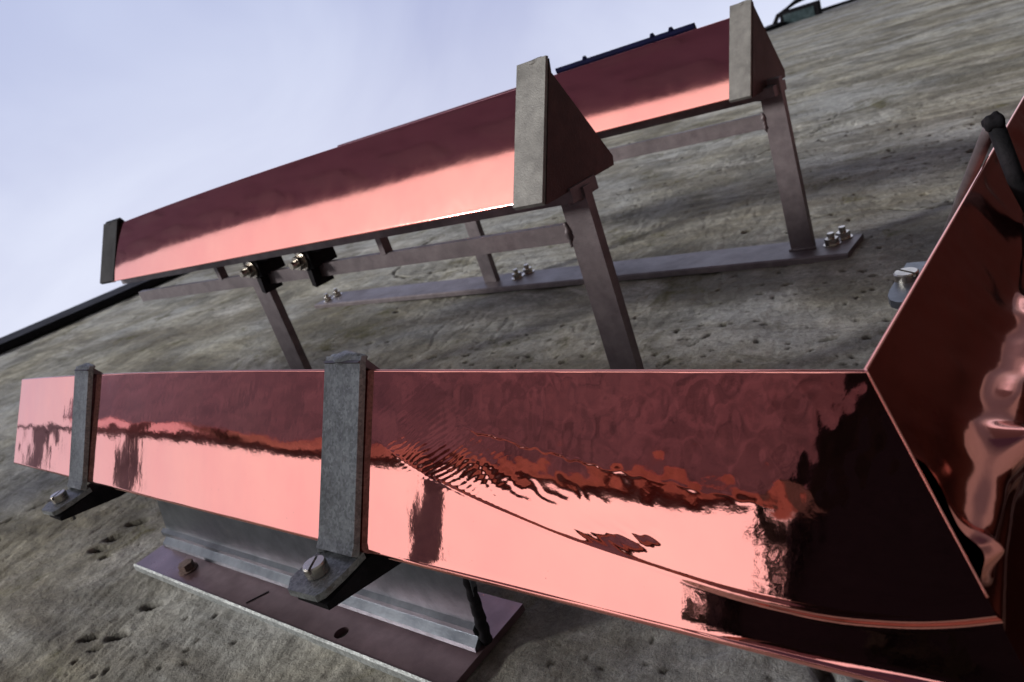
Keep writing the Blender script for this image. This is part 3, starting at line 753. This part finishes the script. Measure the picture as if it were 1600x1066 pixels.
for z0, z1, sl_ in ((1.208, 1.278, .61), (2.74, 2.88, 1.3), (3.62, 3.82, 1.5)):
    bm_part('post', extr([(-.0215, z0), (-.0215, z1), (.4805, z1 - sl_ * .5), (.4805, z0 - sl_ * .5)], EX - .014, EX - .004, lambda a, b, c: (c, a, b)), FRAME, t, .001)
bm_part('base_rail', box(EX - .05, EX + .05, .481, .4935, .4, 4.6), FRAME, t, .001)

lm, N_, L_, P_ = mat('dark_red_ledge')
P_.inputs['Base Color'].default_value = (.020, .007, .005, 1); P_.inputs['Roughness'].default_value = .9; P_.inputs['Specular IOR Level'].default_value = .1
lo_ = bm_part('unseen_ledge', box(.62, 14, -.05, .486, GROUND, -.12), lm, None, .01); lo_['kind'] = 'structure'  # unseen ledge added to give the horizontal arm a dark red reflection
def leaf_mat():
    me, N, L, P = mat('dark_foliage')
    g = N.new('ShaderNodeTexCoord').outputs['Object']
    L.new(ramp(N, L, noise(N, L, g, 4, 3), [(.3, (.006, .009, .004)), (.7, (.016, .024, .009))]), P.inputs['Base Color'])
    P.inputs['Roughness'].default_value = .7
    return me
LEAF = leaf_mat(); BARK = steel('bark', (.06, .045, .035), (.1, .08, .06), .9, 0, 8, .01)
def tree(x, y, h, seed, label):
    r = random.Random(seed)
    t = thing('broadleaf_tree', label, 'tree', (x, y, GROUND), 'trees behind the photographer')
    bm_part('trunk', tube([(x, y, GROUND), (x + .1, y, GROUND + h * .4), (x - .1, y + .1, GROUND + h * .8)], [.16, .11, .04], 8), BARK, t, smooth=True)
    vs_ = []; fs = []
    blobs = [(r.gauss(0, h * .2), r.gauss(0, h * .2), r.uniform(h * .35, h * .9), r.uniform(h * .12, h * .22)) for _ in range(16)]
    for k in range(5000):
        bx_, by_, bz_, br = r.choice(blobs)
        d = Vector((r.gauss(0, 1), r.gauss(0, 1), r.gauss(0, 1))).normalized() * br * r.uniform(.6, 1.05)
        c = Vector((x + bx_, y + by_, GROUND + bz_)) + d
        a = Vector((r.gauss(0, 1), r.gauss(0, 1), r.gauss(0, 1))).normalized(); b = a.orthogonal().normalized(); s = r.uniform(.12, .34)
        i = len(vs_); vs_ += [c - a * s, c + b * s * .5, c + a * s, c - b * s * .5]; fs.append((i, i + 1, i + 2, i + 3))
    mesh_obj('crown', vs_, fs, LEAF, t)
for x, y, h, sd, lab in ((-13, -1.2, 7.6, 40, 'broadleaf tree nearest the wall line, behind the black shed'), (-13.5, -4.2, 6.6, 41, 'broadleaf tree farther from the wall, behind the black shed')):
    tree(x, y, h, sd, lab)
def building():
    bx0, by0 = BCORNER
    t = thing('opposite_building', 'tall dark brick building across from the wall, mirrored in the copper', 'building', (bx0 + 5, by0 - 6, GROUND))
    m1 = steel('dark_brick', (.10, .065, .11), (.15, .10, .16), .85, 0, 6, .004)
    H = 42
    bm_part('facade', box(bx0, bx0 + 11, by0 - 12, by0, GROUND, H), m1, t)
    bm_part('roof_cornice', box(bx0 - .25, bx0 + 11.25, by0 - 12.25, by0 + .25, H, H + .5), m1, t)
    gl = steel('window_glass', (.08, .055, .09), (.12, .08, .13), .6, 0, 3, .001)
    fr = None; proto = None
    for i in range(4):
        for j in range(11):
            x = bx0 + 1.6 + i * 2.8; z = GROUND + 1.4 + j * 3.6
            if proto is None:
                me = bpy.data.meshes.new('window'); bm = bmesh.new(); box(-.65, .65, .005, .06, 0, 1.9)(bm); bm.to_mesh(me); bm.free(); me.materials.append(gl); proto = me
            o = bpy.data.objects.new('window', proto); C.objects.link(o); o.parent = t
            o.location = Vector((x, by0, z)) - t.location
BCORNER = (-8.2, -11.3)
building()
def backdrop():  # unseen black block added to blacken the reflection near the copper corner
    t = thing('backdrop', 'added unseen black timber shed with flat roof in front of the trees, mirrored in the copper', 'backdrop', (-10, -3, GROUND))
    for k in range(48):
        y = -9.4 + k * .25
        bm_part('board', box(-9.02 - .012 * (k % 2), -8.98, y, y + .242, GROUND, 3.85), DARK, t)
    bm_part('shell', box(-12, -9.05, -9.4, 2.6, GROUND, 3.85), DARK, t)
    bm_part('roof', box(-12.2, -8.8, -9.6, 2.8, 3.86, 4.0), DARK, t)
backdrop()
def added_low_building():  # unseen block added to dim what the painted beam's face reflects
    t = thing('added_long_building', 'added unseen long brick building far across the yard, mirrored in the copper', 'building', (18, -30, GROUND))
    m1 = steel('far_brick', (.16, .11, .10), (.22, .15, .13), .85, 0, 6, .004)
    bm_part('facade', box(3, 40, -38, -26, GROUND, 12), m1, t)
    bm_part('parapet', box(2.8, 40.2, -38.2, -25.8, 12, 12.4), m1, t)
added_low_building()
